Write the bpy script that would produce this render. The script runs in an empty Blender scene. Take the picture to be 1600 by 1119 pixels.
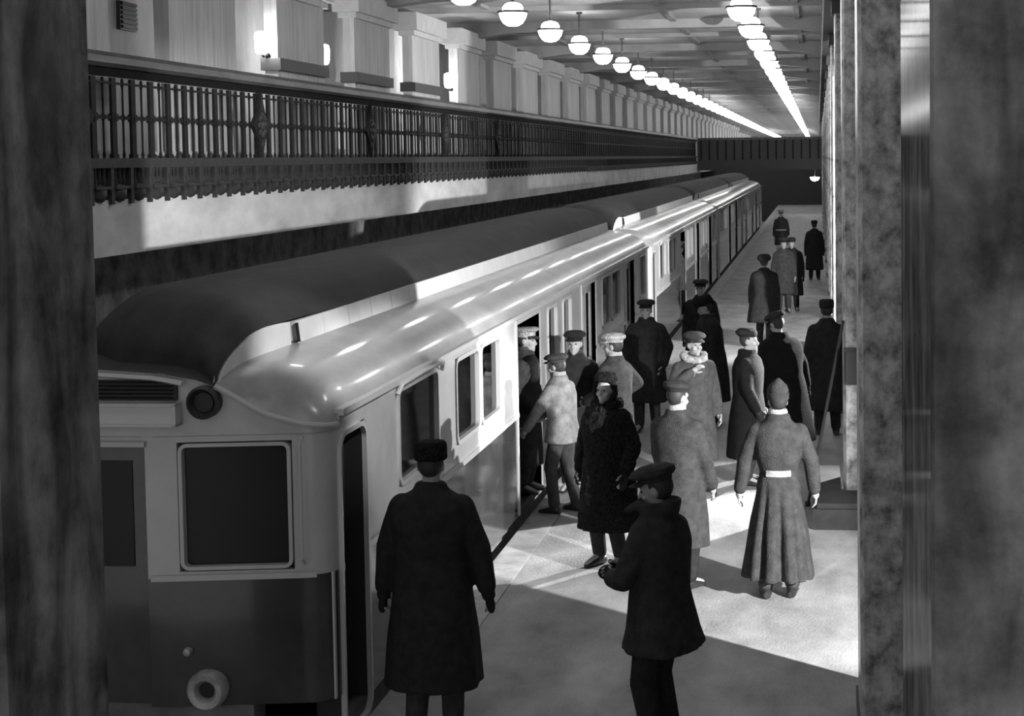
import bpy, math, random
import numpy as np
from mathutils import Vector, Matrix, noise
random.seed(7); np.random.seed(7)
S = bpy.context.scene
COL = S.collection
PI = math.pi
def rad(d): return d * PI / 180

# ------------------------------------------------------------------ camera, world, exposure, large lights
cd = bpy.data.cameras.new('camera'); cam = bpy.data.objects.new('camera', cd); COL.objects.link(cam)
cd.sensor_fit = 'HORIZONTAL'; cd.sensor_width = 36; cd.lens = 2500 / 1600 * 36
cd.shift_x = (800 - 1028) / 1600; cd.shift_y = (387 - 559.5) / 1600
cd.clip_end = 600; cd.clip_start = .05
cam.matrix_world = (Matrix.Translation((0, 0, 3.6)) @ Matrix.Rotation(.100216, 4, 'Z')
                    @ Matrix.Rotation(PI / 2 - .056286, 4, 'X') @ Matrix.Rotation(-.0125, 4, 'Z'))
S.camera = cam
w = bpy.data.worlds.new('world'); S.world = w; w.use_nodes = True
w.node_tree.nodes['Background'].inputs[0].default_value = (1, 1, 1, 1)
w.node_tree.nodes['Background'].inputs[1].default_value = .5
S.view_settings.view_transform = 'Standard'; S.view_settings.look = 'None'
S.view_settings.gamma = 1; S.view_settings.use_curve_mapping = False
S.view_settings.exposure = 0.0
S.cycles.use_denoising = True
S.cycles.max_bounces = 6; S.cycles.diffuse_bounces = 3; S.cycles.glossy_bounces = 3
S.cycles.transparent_max_bounces = 6
S.cycles.sample_clamp_indirect = 4

def spot(name, loc, target, watts, cone, blend=.25, size=.08):
    l = bpy.data.lights.new(name, 'SPOT'); l.energy = watts; l.spot_size = rad(cone); l.spot_blend = blend
    l.shadow_soft_size = size
    o = bpy.data.objects.new(name, l); COL.objects.link(o); o.location = loc
    o.rotation_euler = (Vector(target) - Vector(loc)).to_track_quat('-Z', 'Y').to_euler()
    return o
# photographers' floodlights in the aisle behind the pillars, except the two noted
spot('floodlight_near', (4.55, 7.42, 3.05), (-2.7, 14.7, .9), 8000, 39, .35, .05)
spot('floodlight_middle', (2.5, 20.0, 2.5), (-2.3, 13.9, .2), 6000, 34, .4, .05)
spot('rim_spot', (2.2, 21.6, 2.3), (-.35, 18.75, 1.1), 3200, 26, .5, .05)  # added spot that puts the lit edge on the stooping man
spot('floodlight_far', (3.6, 25.5, 2.6), (-3.2, 34, 1.6), 5000, 75, .4, .08)
spot('floodlight_roof', (.85, 8.25, 5.3), (-3.3, 10.8, 2.05), 1050, 23, .7, .05)  # unseen lamp hung high before the nearest pillar, inferred from the lit cab roof

# ------------------------------------------------------------------ materials (all procedural, black and white)
MATS = {}
def mat(name, g, rough=.6, spec=.5, noise_amt=0, scale=8, stretch=(1, 1, 1), metal=0, bump=0, bscale=60, detail=6,
        emit=0, g2=None, veins=None, coat=0, lo=.35, hi=.7):
    if name in MATS: return MATS[name]
    m = bpy.data.materials.new(name); m.use_nodes = True; MATS[name] = m
    nt = m.node_tree; N = nt.nodes; L = nt.links; b = N['Principled BSDF']
    b.inputs['Base Color'].default_value = (g, g, g, 1); b.inputs['Roughness'].default_value = rough
    b.inputs['Specular IOR Level'].default_value = spec; b.inputs['Metallic'].default_value = metal
    if coat: b.inputs['Coat Weight'].default_value = coat; b.inputs['Coat Roughness'].default_value = .06
    if emit:
        b.inputs['Emission Color'].default_value = (1, 1, 1, 1); b.inputs['Emission Strength'].default_value = emit
    if noise_amt or veins or bump:
        tc = N.new('ShaderNodeTexCoord'); mp = N.new('ShaderNodeMapping'); L.new(tc.outputs['Object'], mp.inputs[0])
        mp.inputs['Scale'].default_value = stretch
    if noise_amt:
        nz = N.new('ShaderNodeTexNoise'); nz.inputs['Scale'].default_value = scale; nz.inputs['Detail'].default_value = detail
        nz.inputs['Roughness'].default_value = .65
        L.new(mp.outputs[0], nz.inputs['Vector'])
        r = N.new('ShaderNodeValToRGB'); L.new(nz.outputs['Fac'], r.inputs[0])
        a = max(0, g * (1 - noise_amt)); c = g2 if g2 is not None else min(1, g * (1 + noise_amt))
        r.color_ramp.elements[0].position = lo; r.color_ramp.elements[1].position = hi
        r.color_ramp.elements[0].color = (a, a, a, 1); r.color_ramp.elements[1].color = (c, c, c, 1)
        out = r.outputs[0]
        if veins:
            mp2 = N.new('ShaderNodeMapping'); L.new(tc.outputs['Object'], mp2.inputs[0])
            mp2.inputs['Rotation'].default_value = (rad(38), rad(-38), 0); mp2.inputs['Scale'].default_value = (4.5, 4.5, 1.0)
            wv = N.new('ShaderNodeTexNoise'); wv.inputs['Scale'].default_value = veins; wv.inputs['Detail'].default_value = 8
            wv.inputs['Distortion'].default_value = .6
            L.new(mp2.outputs[0], wv.inputs['Vector'])
            r2 = N.new('ShaderNodeValToRGB'); L.new(wv.outputs['Fac'], r2.inputs[0])
            r2.color_ramp.elements[0].position = .38; r2.color_ramp.elements[1].position = .60
            r2.color_ramp.elements[0].color = (.5, .5, .5, 1); r2.color_ramp.elements[1].color = (1.4, 1.4, 1.4, 1)
            mx = N.new('ShaderNodeMix'); mx.data_type = 'RGBA'; mx.blend_type = 'MULTIPLY'; mx.inputs[0].default_value = 1
            L.new(out, mx.inputs[6]); L.new(r2.outputs[0], mx.inputs[7]); out = mx.outputs[2]
        L.new(out, b.inputs['Base Color'])
    if bump:
        n2 = N.new('ShaderNodeTexNoise'); n2.inputs['Scale'].default_value = bscale; n2.inputs['Detail'].default_value = 4
        L.new(mp.outputs[0], n2.inputs['Vector'])
        bp = N.new('ShaderNodeBump'); bp.inputs['Strength'].default_value = bump; bp.inputs['Distance'].default_value = .02
        L.new(n2.outputs['Fac'], bp.inputs['Height']); L.new(bp.outputs[0], b.inputs['Normal'])
    return m

def glass_mat(name, tint, gloss=.12):
    m = bpy.data.materials.new(name); m.use_nodes = True; nt = m.node_tree; N = nt.nodes; L = nt.links
    N.remove(N['Principled BSDF'])
    tr = N.new('ShaderNodeBsdfTransparent'); tr.inputs[0].default_value = (tint, tint, tint, 1)
    gl = N.new('ShaderNodeBsdfGlossy'); gl.inputs['Roughness'].default_value = .04
    fr = N.new('ShaderNodeFresnel'); fr.inputs[0].default_value = 1.5
    mx = N.new('ShaderNodeMixShader'); L.new(fr.outputs[0], mx.inputs[0]); L.new(tr.outputs[0], mx.inputs[1]); L.new(gl.outputs[0], mx.inputs[2])
    L.new(mx.outputs[0], N['Material Output'].inputs[0])
    return m

M_floor = mat('platform_asphalt', .40, .55, .4, .38, 2.2, (1.0, .55, 1), bump=.25, bscale=45, lo=.3, hi=.72)
M_edge = mat('platform_edge_stone', .46, .5, .4, .25, 5)
M_dark = mat('mottled_grey', .42, .9, .2, .5, 3)  # mid grey with random mottling
M_ceil = mat('ceiling_plaster', .62, .8, .3, .22, .8, (1, .25, 1))
M_beam = mat('beam_plaster', .42, .8, .3, .2, 1.2)
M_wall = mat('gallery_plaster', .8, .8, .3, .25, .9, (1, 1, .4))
M_band = mat('fascia_plaster', .72, .8, .3, .24, 1.6, (1, .5, 1), lo=.3)
M_pier = mat('pier_stone', .6, .6, .3, .2, 5, (1.6, 1.6, .15))
M_cap = mat('capital_stone', .68, .7, .3, .1, 5)
M_ledge = mat('dark_ledge', .07, .6, .4)
M_iron = mat('cast_iron', .016, .65, .2, .4, 12)
M_rail = mat('rail_wood', .10, .45, .5, .45, 6, (1, .2, 1))
M_frieze = mat('iron_frieze', .045, .6, .3, .4, 14)
M_marble = mat('dark_veined_marble', .16, .09, .5, .55, 3.5, veins=1.1, bump=.02, bscale=12)
M_mottle = mat('mottled_marble', .42, .3, .5, .75, 9, (1, 1, .8), detail=9, lo=.32, hi=.62)
M_polish = mat('polished_marble', .14, .13, .7, .5, 4, (1, 1, .5))
def dull_polish(m, rough, k):          # polished stone: a weak mirror layer over the stone colour
    nt = m.node_tree; N = nt.nodes; L = nt.links; b = N['Principled BSDF']; b.inputs['Specular IOR Level'].default_value = 0
    g = N.new('ShaderNodeBsdfGlossy'); g.inputs['Roughness'].default_value = rough; g.inputs[0].default_value = (k, k, k, 1)
    fr = N.new('ShaderNodeFresnel'); fr.inputs[0].default_value = 1.45; ml = N.new('ShaderNodeMath'); ml.operation = 'MULTIPLY'; ml.inputs[1].default_value = k
    L.new(fr.outputs[0], ml.inputs[0]); mx = N.new('ShaderNodeMixShader'); L.new(ml.outputs[0], mx.inputs[0])
    L.new(b.outputs[0], mx.inputs[1]); L.new(g.outputs[0], mx.inputs[2]); L.new(mx.outputs[0], N['Material Output'].inputs[0])
dull_polish(M_marble, .10, .38)
M_block = mat('dark_block_stone', .03, .6, .3, .3, 6)
M_lamp = mat('lamp_glass', .9, .3, .5, emit=17)
M_ring = mat('lamp_metal', .12, .4, .5, metal=.4)
M_sconce = mat('sconce_glass', .9, .3, .5, emit=45)
M_upper = mat('train_cream_paint', .54, .22, .5, .07, 4, coat=.3)
M_lower = mat('train_dark_paint', .05, .16, .5, .25, 3, coat=.6)
M_roof1 = mat('train_roof_paint', .36, .3, .55, .22, 3, (1, .5, 1), coat=.25)
M_roof2 = mat('train_top_canvas', .03, .7, .2, .35, 4, (1, .4, 1))
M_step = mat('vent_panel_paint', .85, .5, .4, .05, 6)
M_trim = mat('train_trim', .55, .25, .6)
M_chrome = mat('nickel', .6, .2, .5, metal=1)
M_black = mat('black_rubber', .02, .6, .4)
M_inter = mat('car_interior', .10, .7, .3)
M_louv = mat('louvre_dark', .04, .5, .5)
M_lens = mat('lamp_lens', .022, .25, .25)
M_sign = mat('sign_glass', .6, .3, .5)
M_buf = mat('buffer_steel', .42, .35, .5, .3, 10, metal=.2)
M_pane = glass_mat('tinted_pane', .3)
M_under = mat('underframe', .2, .8, .3, .3, 5)
M_rod = mat('dark_pole', .03, .5, .5)
M_skin = mat('skin', .42, .55, .4, .08, 20)
M_eye = mat('eye_dark', .03, .3, .5)
M_hair = mat('hair_dark', .04, .6, .4)

# ------------------------------------------------------------------ mesh helpers
class MB:
    def __init__(s): s.v = []; s.f = []
    def add(s, vs, fs):
        k = len(s.v); s.v += [tuple(p) for p in vs]; s.f += [tuple(i + k for i in f) for f in fs]; return s
    def box(s, x0, x1, y0, y1, z0, z1):
        return s.add([(x, y, z) for x in (x0, x1) for y in (y0, y1) for z in (z0, z1)],
                     [(0, 1, 3, 2), (4, 6, 7, 5), (0, 4, 5, 1), (2, 3, 7, 6), (0, 2, 6, 4), (1, 5, 7, 3)])
    def loft(s, rings, cap=True, closed=True):
        n = len(rings[0]); vs = [p for r in rings for p in r]; fs = []
        for i in range(len(rings) - 1):
            for j in range(n if closed else n - 1):
                a, b = i * n + j, i * n + (j + 1) % n
                fs.append((a, b, b + n, a + n))
        if cap and closed: fs += [tuple(reversed(range(n))), tuple(range((len(rings) - 1) * n, len(rings) * n))]
        return s.add(vs, fs)
    def capsule(s, p, q, r1, r2, seg=10):
        p, q = Vector(p), Vector(q); d = q - p
        if d.length < 1e-6: d = Vector((0, 0, 1e-4))
        z = d.normalized(); x = z.orthogonal().normalized(); y = z.cross(x); R = []
        def ring(c, r): return [c + (x * math.cos(2 * PI * k / seg) + y * math.sin(2 * PI * k / seg)) * r for k in range(seg)]
        for a in (80, 50, 25): R.append(ring(p - z * r1 * math.sin(rad(a)), r1 * math.cos(rad(a))))
        R.append(ring(p, r1)); R.append(ring(p + d, r2))
        for a in (25, 50, 80): R.append(ring(q + z * r2 * math.sin(rad(a)), r2 * math.cos(rad(a))))
        return s.loft(R)
    def chain(s, pts, rs, seg=10):
        for i in range(len(pts) - 1): s.capsule(pts[i], pts[i + 1], rs[i], rs[i + 1], seg)
        return s
    def ell(s, c, r, rot=None, seg=14, n=9, zmin=-1):
        R = []; c = Vector(c)
        for i in range(n + 1):
            a = -PI / 2 + .08 + (PI - .16) * i / n
            zz = max(math.sin(a), zmin)
            ring = []
            for k in range(seg):
                t = 2 * PI * k / seg
                p = Vector((math.cos(t) * math.cos(a) * r[0], math.sin(t) * math.cos(a) * r[1], zz * r[2]))
                ring.append(c + (rot @ p if rot else p))
            R.append(ring)
        return s.loft(R)
    def tube(s, pts, r, seg=8):
        pts = [Vector(p) for p in pts]; R = []
        for i, p in enumerate(pts):
            d = (pts[min(i + 1, len(pts) - 1)] - pts[max(i - 1, 0)]).normalized()
            up = Vector((0, 0, 1)) if abs(d.z) < .9 else Vector((1, 0, 0))
            x = d.cross(up).normalized(); y = x.cross(d)
            R.append([p + (x * math.cos(2 * PI * k / seg) + y * math.sin(2 * PI * k / seg)) * r for k in range(seg)])
        return s.loft(R)
    def lathe(s, prof, c=(0, 0, 0), seg=16, axis='z'):
        R = []
        for r, h in prof:
            ring = []
            for k in range(seg):
                a = 2 * PI * k / seg; u, v = r * math.cos(a), r * math.sin(a)
                p = {'z': (u, v, h), 'y': (u, h, v), 'x': (h, u, v)}[axis]
                ring.append((c[0] + p[0], c[1] + p[1], c[2] + p[2]))
            R.append(ring)
        return s.loft(R)
    def mesh(s, name, m, smooth=False):
        me = bpy.data.meshes.new(name); me.from_pydata(s.v, [], s.f); me.materials.append(m)
        import bmesh
        bm = bmesh.new(); bm.from_mesh(me); bmesh.ops.recalc_face_normals(bm, faces=bm.faces); bm.to_mesh(me); bm.free()
        if smooth:
            me.polygons.foreach_set('use_smooth', [True] * len(me.polygons)); me.set_sharp_from_angle(angle=rad(38))
        return me
    def build(s, name, m, parent=None, smooth=False):
        o = bpy.data.objects.new(name, s.mesh(name, m, smooth)); COL.objects.link(o); o.parent = parent
        return o

def tag(o, label=None, cat=None, group=None, kind=None):
    if label: o['label'] = label
    if cat: o['category'] = cat
    if group: o['group'] = group
    if kind: o['kind'] = kind
    return o
def empty(name, loc=(0, 0, 0), rz=0):
    o = bpy.data.objects.new(name, None); COL.objects.link(o); o.location = loc; o.rotation_euler = (0, 0, rz); o.empty_display_size = .2
    return o
def inst(o, parent, loc=(0, 0, 0)):
    c = o.copy(); COL.objects.link(c); c.parent = parent; c.location = loc; return c
def copy_tree(o, parent=None):
    c = o.copy(); COL.objects.link(c)
    if parent: c.parent = parent
    for ch in list(o.children): copy_tree(ch, c)
    return c
ORD = 'first second third fourth fifth sixth seventh eighth ninth tenth eleventh twelfth thirteenth fourteenth fifteenth sixteenth seventeenth eighteenth nineteenth twentieth'.split()

# ------------------------------------------------------------------ the hall
HALL0, HALL1 = 2.0, 225.0
f = MB().box(-2.62, 5.2, HALL0, 118, -1.2, 0).build('floor', M_floor); tag(f, 'worn grey asphalt platform with floodlit patches', 'floor', kind='structure')
e = MB().box(-2.92, -2.625, HALL0, 118, -.16, .004).build('trim_1', M_edge); tag(e, 'pale stone edge strip along the platform beside the train', 'platform edge', kind='structure')
y = HALL0
bed = MB().box(-8.6, -2.93, HALL0, 118, -1.35, -1.2).build('floor_track', M_dark); tag(bed, 'dark track bed under the metro train', 'track bed', kind='structure')
wl = MB().box(-8.9, -8.6, HALL0, 118, -1.2, 2.62).build('wall_left', M_dark); tag(wl, 'dark wall under the gallery behind the train', 'wall', kind='structure')
sl = MB().box(-11.3, -7.52, HALL0, 125, 2.62, 3.22).build('trim_2', M_band); tag(sl, 'pale plastered gallery fascia above the dark track', 'fascia', kind='structure')
fg = MB().box(-11.3, -7.62, HALL0, 125, 3.22, 3.5).build('floor_gallery', M_edge); tag(fg, 'stone gallery floor behind the iron balustrade', 'floor', kind='structure')
gw = MB().box(-9.6, -9.25, HALL0, HALL1, 3.5, 6.8).build('wall_gallery', M_wall); tag(gw, 'pale plastered back wall of the gallery', 'wall', kind='structure')
cl = MB().box(-11.3, 5.2, HALL0, HALL1, 6.8, 7.0).build('ceiling', M_ceil); tag(cl, 'pale coffered plaster ceiling above the lamp rows', 'ceiling', kind='structure')
bm_ = MB()
R_ = [(-9.3, 6.42), (-8.7, 6.42), (-8.0, 6.45), (-7.2, 6.55), (-5.5, 6.6), (-1.2, 6.6), (-.4, 6.52), (.2, 6.42)]
for yy in (-.22, .22):
    pass
rings = [[(x, yy, z), (x, yy, 6.8)][::1] for x, z in R_ for yy in (0,)]
beam = MB().loft([[(x, -.22, z), (x, .22, z), (x, .22, 6.81), (x, -.22, 6.81)] for x, z in R_])
beam_me = beam.mesh('ceiling_beam', M_beam)
k = 0
for i in range(-2, 25):
    yy = 29.4 + 8.0 * i
    if yy < HALL0 + 1: continue
    b = bpy.data.objects.new('ceiling_beam', beam_me); COL.objects.link(b); b.parent = cl; b.location = (0, yy, 0)
# thin coffer ribs between the beams
rib_me = MB().box(-11, .3, -.08, .08, 6.70, 6.81).mesh('ceiling_rib', M_beam)
for i in range(-1, 12):
    b = bpy.data.objects.new('ceiling_rib', rib_me); COL.objects.link(b); b.parent = cl; b.location = (0, 33.4 + 8 * i, 0)
for x in (-6.9, -3.3, -.45):
    MB().box(x - .06, x + .06, HALL0 + 1, 120, 6.74, 6.81).build('ceiling_rib', M_beam, cl)
wr = MB().box(5.2, 5.5, HALL0, HALL1, -1.2, 7).build('wall_right', M_dark); tag(wr, 'dark side wall behind the right pillars', 'wall', kind='structure')
we = MB().box(-11.3, 5.2, HALL1, HALL1 + .3, -1.2, 7).build('wall_far', M_dark); tag(we, 'dark far end wall of the station hall', 'wall', kind='structure')
we2 = MB().box(-11.3, 5.2, 118, 118.4, -1.35, 2.7).build('wall_tunnel', M_ledge); tag(we2, 'dark wall closing the platform under the far bridge', 'wall', kind='structure')
ar = MB().box(.1, 1.05, 6, 200, 5.75, 6.8).build('trim_3', M_ledge); tag(ar, 'dark long beam carried by the right pillars', 'beam', kind='structure')

# platform pillars with chamfered polished edges
def pillar_me(front_y=.33):
    pts = [(.24, -.30), (.29, -.33), (.52, -.33), (.54, -.31), (.545, -.29)]
    return pts
def pillar(yc, label):
    root = empty('pillar', (0, yc, 0)); tag(root, label, 'pillar', 'marble pillars of the right colonnade', 'structure')
    z0, z1 = 0, 5.75
    o = [(.24, -.28), (.265, -.33), (.515, -.33), (.53, -.315), (.53, .33), (.24, .33)]
    MB().loft([[(x, y_, z) for x, y_ in o] for z in (z0, z1)]).build('shaft', M_mottle, root)
    c = [(.531 + .09 - .09 * math.cos(a), -.28 - .075 * math.sin(a)) for a in np.linspace(0, PI, 9)]
    c += [(.93, -.28), (.93, .33), (.531, .33)]
    MB().loft([[(x, y_, z) for x, y_ in c] for z in (z0, z1)]).build('polished_edge', M_polish, root, True)
    MB().box(.2, .97, -.37, .37, 5.55, 5.75).build('capital', M_ledge, root)
    MB().box(.225, .945, -.36, .36, 0, .12).build('base', M_ledge, root)
    return root
names = ['mottled marble pillar nearest on the lit platform with a polished edge strip', 'slim marble pillar standing at the dark low block', 'marble pillar next beyond the one at the low block', 'fourth marble pillar of the right colonnade', 'fifth marble pillar of the right colonnade']
for i in range(15):
    yc = 10.05 + 6.3 * i
    p = pillar(yc, names[i] if i < 5 else 'far marble pillar in the receding right colonnade')

# the two near dark piers that frame the view
def near_pier(name, x0, x1, label, r, yb=.3):
    o = [(x0 + r, -.4), (x1 - r, -.4), (x1, -.4 + r), (x1, yb), (x0, yb), (x0, -.4 + r)]
    m = MB().loft([[(x, 4.9 + y_, z) for x, y_ in o] for z in (-1.2, 6.8)])
    ob = m.build(name, M_marble); tag(ob, label, 'pier', kind='structure'); return ob
near_pier('wall_pier', -3.6, -2.445, 'dark veined polished marble pier closest on the left', .03)
near_pier('wall_pier', .31, 1.6, 'dark veined polished marble pier closest on the right', .01, 1.17)

fw = MB().box(1.02, 1.2, 6.08, 9.68, -1.2, 6.8).build('light_block_wall', M_marble); tag(fw, 'unseen added wall keeping the floodlight off the near platform', 'wall', kind='structure')  # added wall out of view, blocks the near floodlight from the foreground
# gallery piers
PX = (-8.25, -8.05)
pier_me = MB().box(PX[0], PX[1], 0, 2.3, 3.5, 6.15).mesh('shaft', M_pier)
cap_me = MB().box(PX[0] - .14, PX[1] + .14, -.16, 2.46, 6.2, 6.55).box(PX[0] - .06, PX[1] + .06, -.07, 2.37, 6.1, 6.2).mesh('capital', M_cap)
led_me = MB().box(PX[0] - .05, PX[1] + .06, -.05, 2.35, 4.98, 5.16).mesh('dark_ledge', M_ledge)
plinth_me = MB().box(PX[0] - .04, PX[1] + .04, -.04, 2.34, 3.5, 3.75).mesh('base', M_pier)
flute_me = MB().box(-.012, .012, -.03, .03, 3.8, 4.95).mesh('flute', M_ledge)
for i in range(-1, 36):
    yy = 19.4 + 4.03 * i
    lab = {0: 'gallery pier closest to the balustrade start, darker than its neighbours', 1: 'gallery pier with a lit wall lamp on each end', 2: 'bright gallery pier with a wide pale capital', 3: 'gallery pier just past the bright one', 4: 'gallery pier behind the third wall lamp'}.get(i, 'gallery pier in the receding row above the balustrade')
    root = empty('gallery_pier', (0, yy, 0)); tag(root, lab, 'pier', 'stone piers along the gallery', 'structure')
    for me in (pier_me, cap_me, led_me, plinth_me):
        if me is led_me and i not in (1, 2, 3): continue
        o = bpy.data.objects.new(me.name, me); COL.objects.link(o); o.parent = root

# wall lamps on the gallery piers
for (y_, x_, end, lab) in ((23.17, -8.2, -1, 'lit glass wall lamp on the near end of the second gallery pier'), (26.0, -8.15, 1, 'lit glass wall lamp on the far end of the second gallery pier'), (35.26, -8.2, -1, 'lit glass wall lamp alone far along the gallery')):
    root = empty('wall_lamp', (x_, y_, 5.37)); tag(root, lab, 'wall lamp', 'wall lamps on the gallery')
    MB().tube([(0, -end * .25, -.16), (0, -end * .08, -.2), (0, 0, -.17)], .018).lathe([(.05, 0), (.06, .02), (.05, .04)], (0, -end * .26, -.18), 10, 'y').build('bracket', M_iron, root)
    MB().lathe([(.06, -.16), (.09, -.13), (.1, -.05), (.105, .08), (.09, .15), (.05, .17)], seg=14).build('shade', M_sconce, root, True)
# dark vent on the gallery wall
v = empty('wall_vent', (-9.25, 20.81, 5.58)); tag(v, 'small dark square vent on the gallery wall', 'vent')
MB().box(0, .05, -.26, .26, -.19, .19).build('frame', M_ledge, v)
for i in range(6): MB().box(.05, .08, -.23, .23, -.17 + i * .062, -.13 + i * .062).build('slat', M_black, v)

# ------------------------------------------------------------------ balustrade of the gallery
bal = empty('balustrade', (-7.55, 0, 0)); tag(bal, 'dark cast iron balustrade with lozenges along the gallery edge', 'balustrade')
B0, B1, MOD = 14.9, 99.5, .49
def prof_loft(pts, y0, y1): return MB().loft([[(x, y_, z) for x, z in pts] for y_ in (y0, y1)])
prof_loft([(-.1, 4.63), (.09, 4.63), (.12, 4.67), (.12, 4.74), (.08, 4.79), (-.08, 4.79), (-.12, 4.74), (-.12, 4.67)], B0, B1).build('handrail', M_rail, bal)
prof_loft([(-.03, 4.54), (.03, 4.54), (.07, 4.62), (-.07, 4.62)], B0, B1).build('top_rail', M_iron, bal)
MB().box(-.012, .012, B0, B1, 4.46, 4.485).build('thin_rod', M_iron, bal)
MB().box(-.015, .015, B0, B1, 4.085, 4.125).build('middle_rod', M_iron, bal)
prof_loft([(-.06, 3.56), (.08, 3.56), (.08, 3.665), (-.06, 3.665)], B0, B1).build('bottom_rail', M_frieze, bal)
MB().box(-.07, -.02, B0, B1, 3.22, 3.57).build('frieze_back', M_iron, bal)
thick = MB().box(-.016, .016, -.055, .055, 3.66, 4.53).box(-.024, .024, -.075, .075, 4.065, 4.145).ell((.0, 0, 4.105), (.035, .06, .07), seg=8, n=4).box(-.024, .024, -.07, .07, 3.66, 3.71).mesh('baluster', M_iron)
thin = MB().lathe([(.014, 3.66), (.02, 3.7), (.012, 3.74), (.012, 4.06), (.024, 4.105), (.012, 4.15), (.012, 4.42), (.02, 4.47), (.014, 4.53)], seg=7).mesh('baluster', M_iron, True)
corb = MB()
corb.box(-.03, .07, -.245, -.17, 3.17, 3.57)                                   # divider
corb.lathe([(.012, 3.36), (.03, 3.42), (.018, 3.48), (.024, 3.56)], (.03, -.06, 0), 7).lathe([(.012, 3.36), (.03, 3.42), (.018, 3.48), (.024, 3.56)], (.03, .04, 0), 7)
corb.lathe([(.012, 3.36), (.03, 3.42), (.018, 3.48), (.024, 3.56)], (.03, .14, 0), 7)
corb.box(-.02, .09, -.16, .22, 3.335, 3.365)
corb.ell((.02, .03, 3.29), (.07, .17, .105), seg=10, n=5)
corb = corb.mesh('corbel', M_frieze, True)
n = int((B1 - B0) / MOD); farm = MB(); farc = MB()
med = [int((y_ - B0) / MOD) for y_ in (15.7, 21.1, 26.5)]
for i in range(n):
    yy = B0 + .25 + i * MOD
    if i < 75:
        for me, dy in ((thick, 0), (thin, .245), (corb, 0)):
            o = bpy.data.objects.new(me.name, me); COL.objects.link(o); o.parent = bal; o.location = (0, yy + dy, 0)
    else:
        farm.box(-.02, .02, yy - .08, yy + .08, 3.66, 4.53).box(-.012, .012, yy + .23, yy + .26, 3.66, 4.53)
        farc.box(-.03, .08, yy - .245, yy - .17, 3.17, 3.57).box(-.02, .09, yy - .15, yy + .21, 3.2, 3.34)
o = farm.build('far_balusters', M_iron, bal); o['kind'] = 'stuff'
o = farc.build('far_corbels', M_frieze, bal); o['kind'] = 'stuff'
for y_ in (15.72, 21.1, 26.5, 31.9, 37.3):
    loz = empty('lozenge', (0, y_, 4.1)); loz.parent = bal
    m = MB()
    pts = []
    for a0, (px, pz), (qx, qz) in ((0, (0, .44), (.31, 0)), (1, (.31, 0), (0, -.44)), (2, (0, -.44), (-.31, 0)), (3, (-.31, 0), (0, .44))):
        for t in (0, .25, .5, .75):
            x = px + (qx - px) * t; z = pz + (qz - pz) * t; k_ = 1 - .22 * math.sin(PI * t); pts.append((x * k_, z * k_))
    m.loft([[(xx, py * s, pz * s) for py, pz in pts] for xx, s in ((.02, 1.2), (.06, 1.08))])
    m.build('plate', M_iron, loz)
    r = MB()
    for k_ in range(8):
        a = k_ * PI / 4; r.ell((.065, .11 * math.cos(a), .13 * math.sin(a)), (.02, .05, .05), seg=7, n=4)
    r.ell((.065, 0, 0), (.03, .06, .07), seg=8, n=4); r.ell((.06, 0, .27), (.02, .035, .07), seg=7, n=4); r.ell((.06, 0, -.27), (.02, .035, .07), seg=7, n=4)
    r.build('rosette', M_frieze, loz, True)

# footbridge across the far end
fb = empty('footbridge', (0, 100, 0)); tag(fb, 'dark footbridge crossing the hall at the far end', 'footbridge')
MB().box(-7.5, 5.1, 0, 2.5, 2.75, 3.4).build('deck', M_ledge, fb)
MB().box(-7.5, 5.1, 0, .12, 3.4, 4.62).build('parapet', M_ledge, fb)
MB().box(-7.5, 5.1, -.05, .18, 4.62, 4.78).build('handrail', M_rail, fb)
o = MB()
for i in range(24): o.box(-7.3 + i * .52, -7.22 + i * .52, -.06, 0, 3.4, 4.62)
o = o.build('far_posts', M_iron, fb); o['kind'] = 'stuff'

# ------------------------------------------------------------------ hanging lamps
bowl = MB().lathe([(.02, -.225), (.10, -.215), (.17, -.17), (.22, -.09), (.243, -.005), (.243, .012), (.185, .02), (.18, .09), (.15, .14), (.10, .17), (.05, .175)], seg=18).mesh('globe', M_lamp, True)
ring = MB().lathe([(.236, -.006), (.268, -.002), (.268, .034), (.19, .04)], seg=20).mesh('ring', M_ring, True)
stem = MB().lathe([(.055, .17), (.055, .2), (.02, .22), (.02, .64), (.07, .66), (.07, .695)], seg=9).mesh('stem', M_ring, True)
for side, X in (('left', -5.18), ('right', -1.27)):
    for i in range(-5, 51):
        yy = 27.2 + 3.85 * i
        o = empty('ceiling_lamp', (X, yy, 6.1))
        if i < 0: lab, g = f'white glass globe lamp of the {side} row overhead, nearer than those in view', f'overhead lamps of the {side} row'
        elif i < 14: lab, g = (f'white glass globe ceiling lamp, nearest in view of the {side} row' if i == 0 else f'white glass globe ceiling lamp, {ORD[i]} of the {side} row'), f'ceiling lamps of the {side} row'
        else: lab, g = f'tiny far globe lamp merging into the bright {side} chain of lamps', f'far ceiling lamps of the {side} row'
        tag(o, lab, 'ceiling lamp', g)
        for me in ((bowl, ring, stem) if i < 14 else (bowl,)):
            c = bpy.data.objects.new(me.name, me); COL.objects.link(c); c.parent = o
o = empty('pendant_lamp', (-.2, 97.5, 2.27)); tag(o, 'small lone half round lamp hanging under the far footbridge', 'lamp')
MB().lathe([(.03, -.22), (.2, -.16), (.3, 0), (.28, .02), (.05, .04)], seg=12).build('bowl', M_lamp, o, True)
MB().tube([(0, 0, .04), (0, 0, .47)], .02, 6).box(-.12, .12, -.12, .12, .465, .4805).build('stem', M_ring, o)

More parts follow.
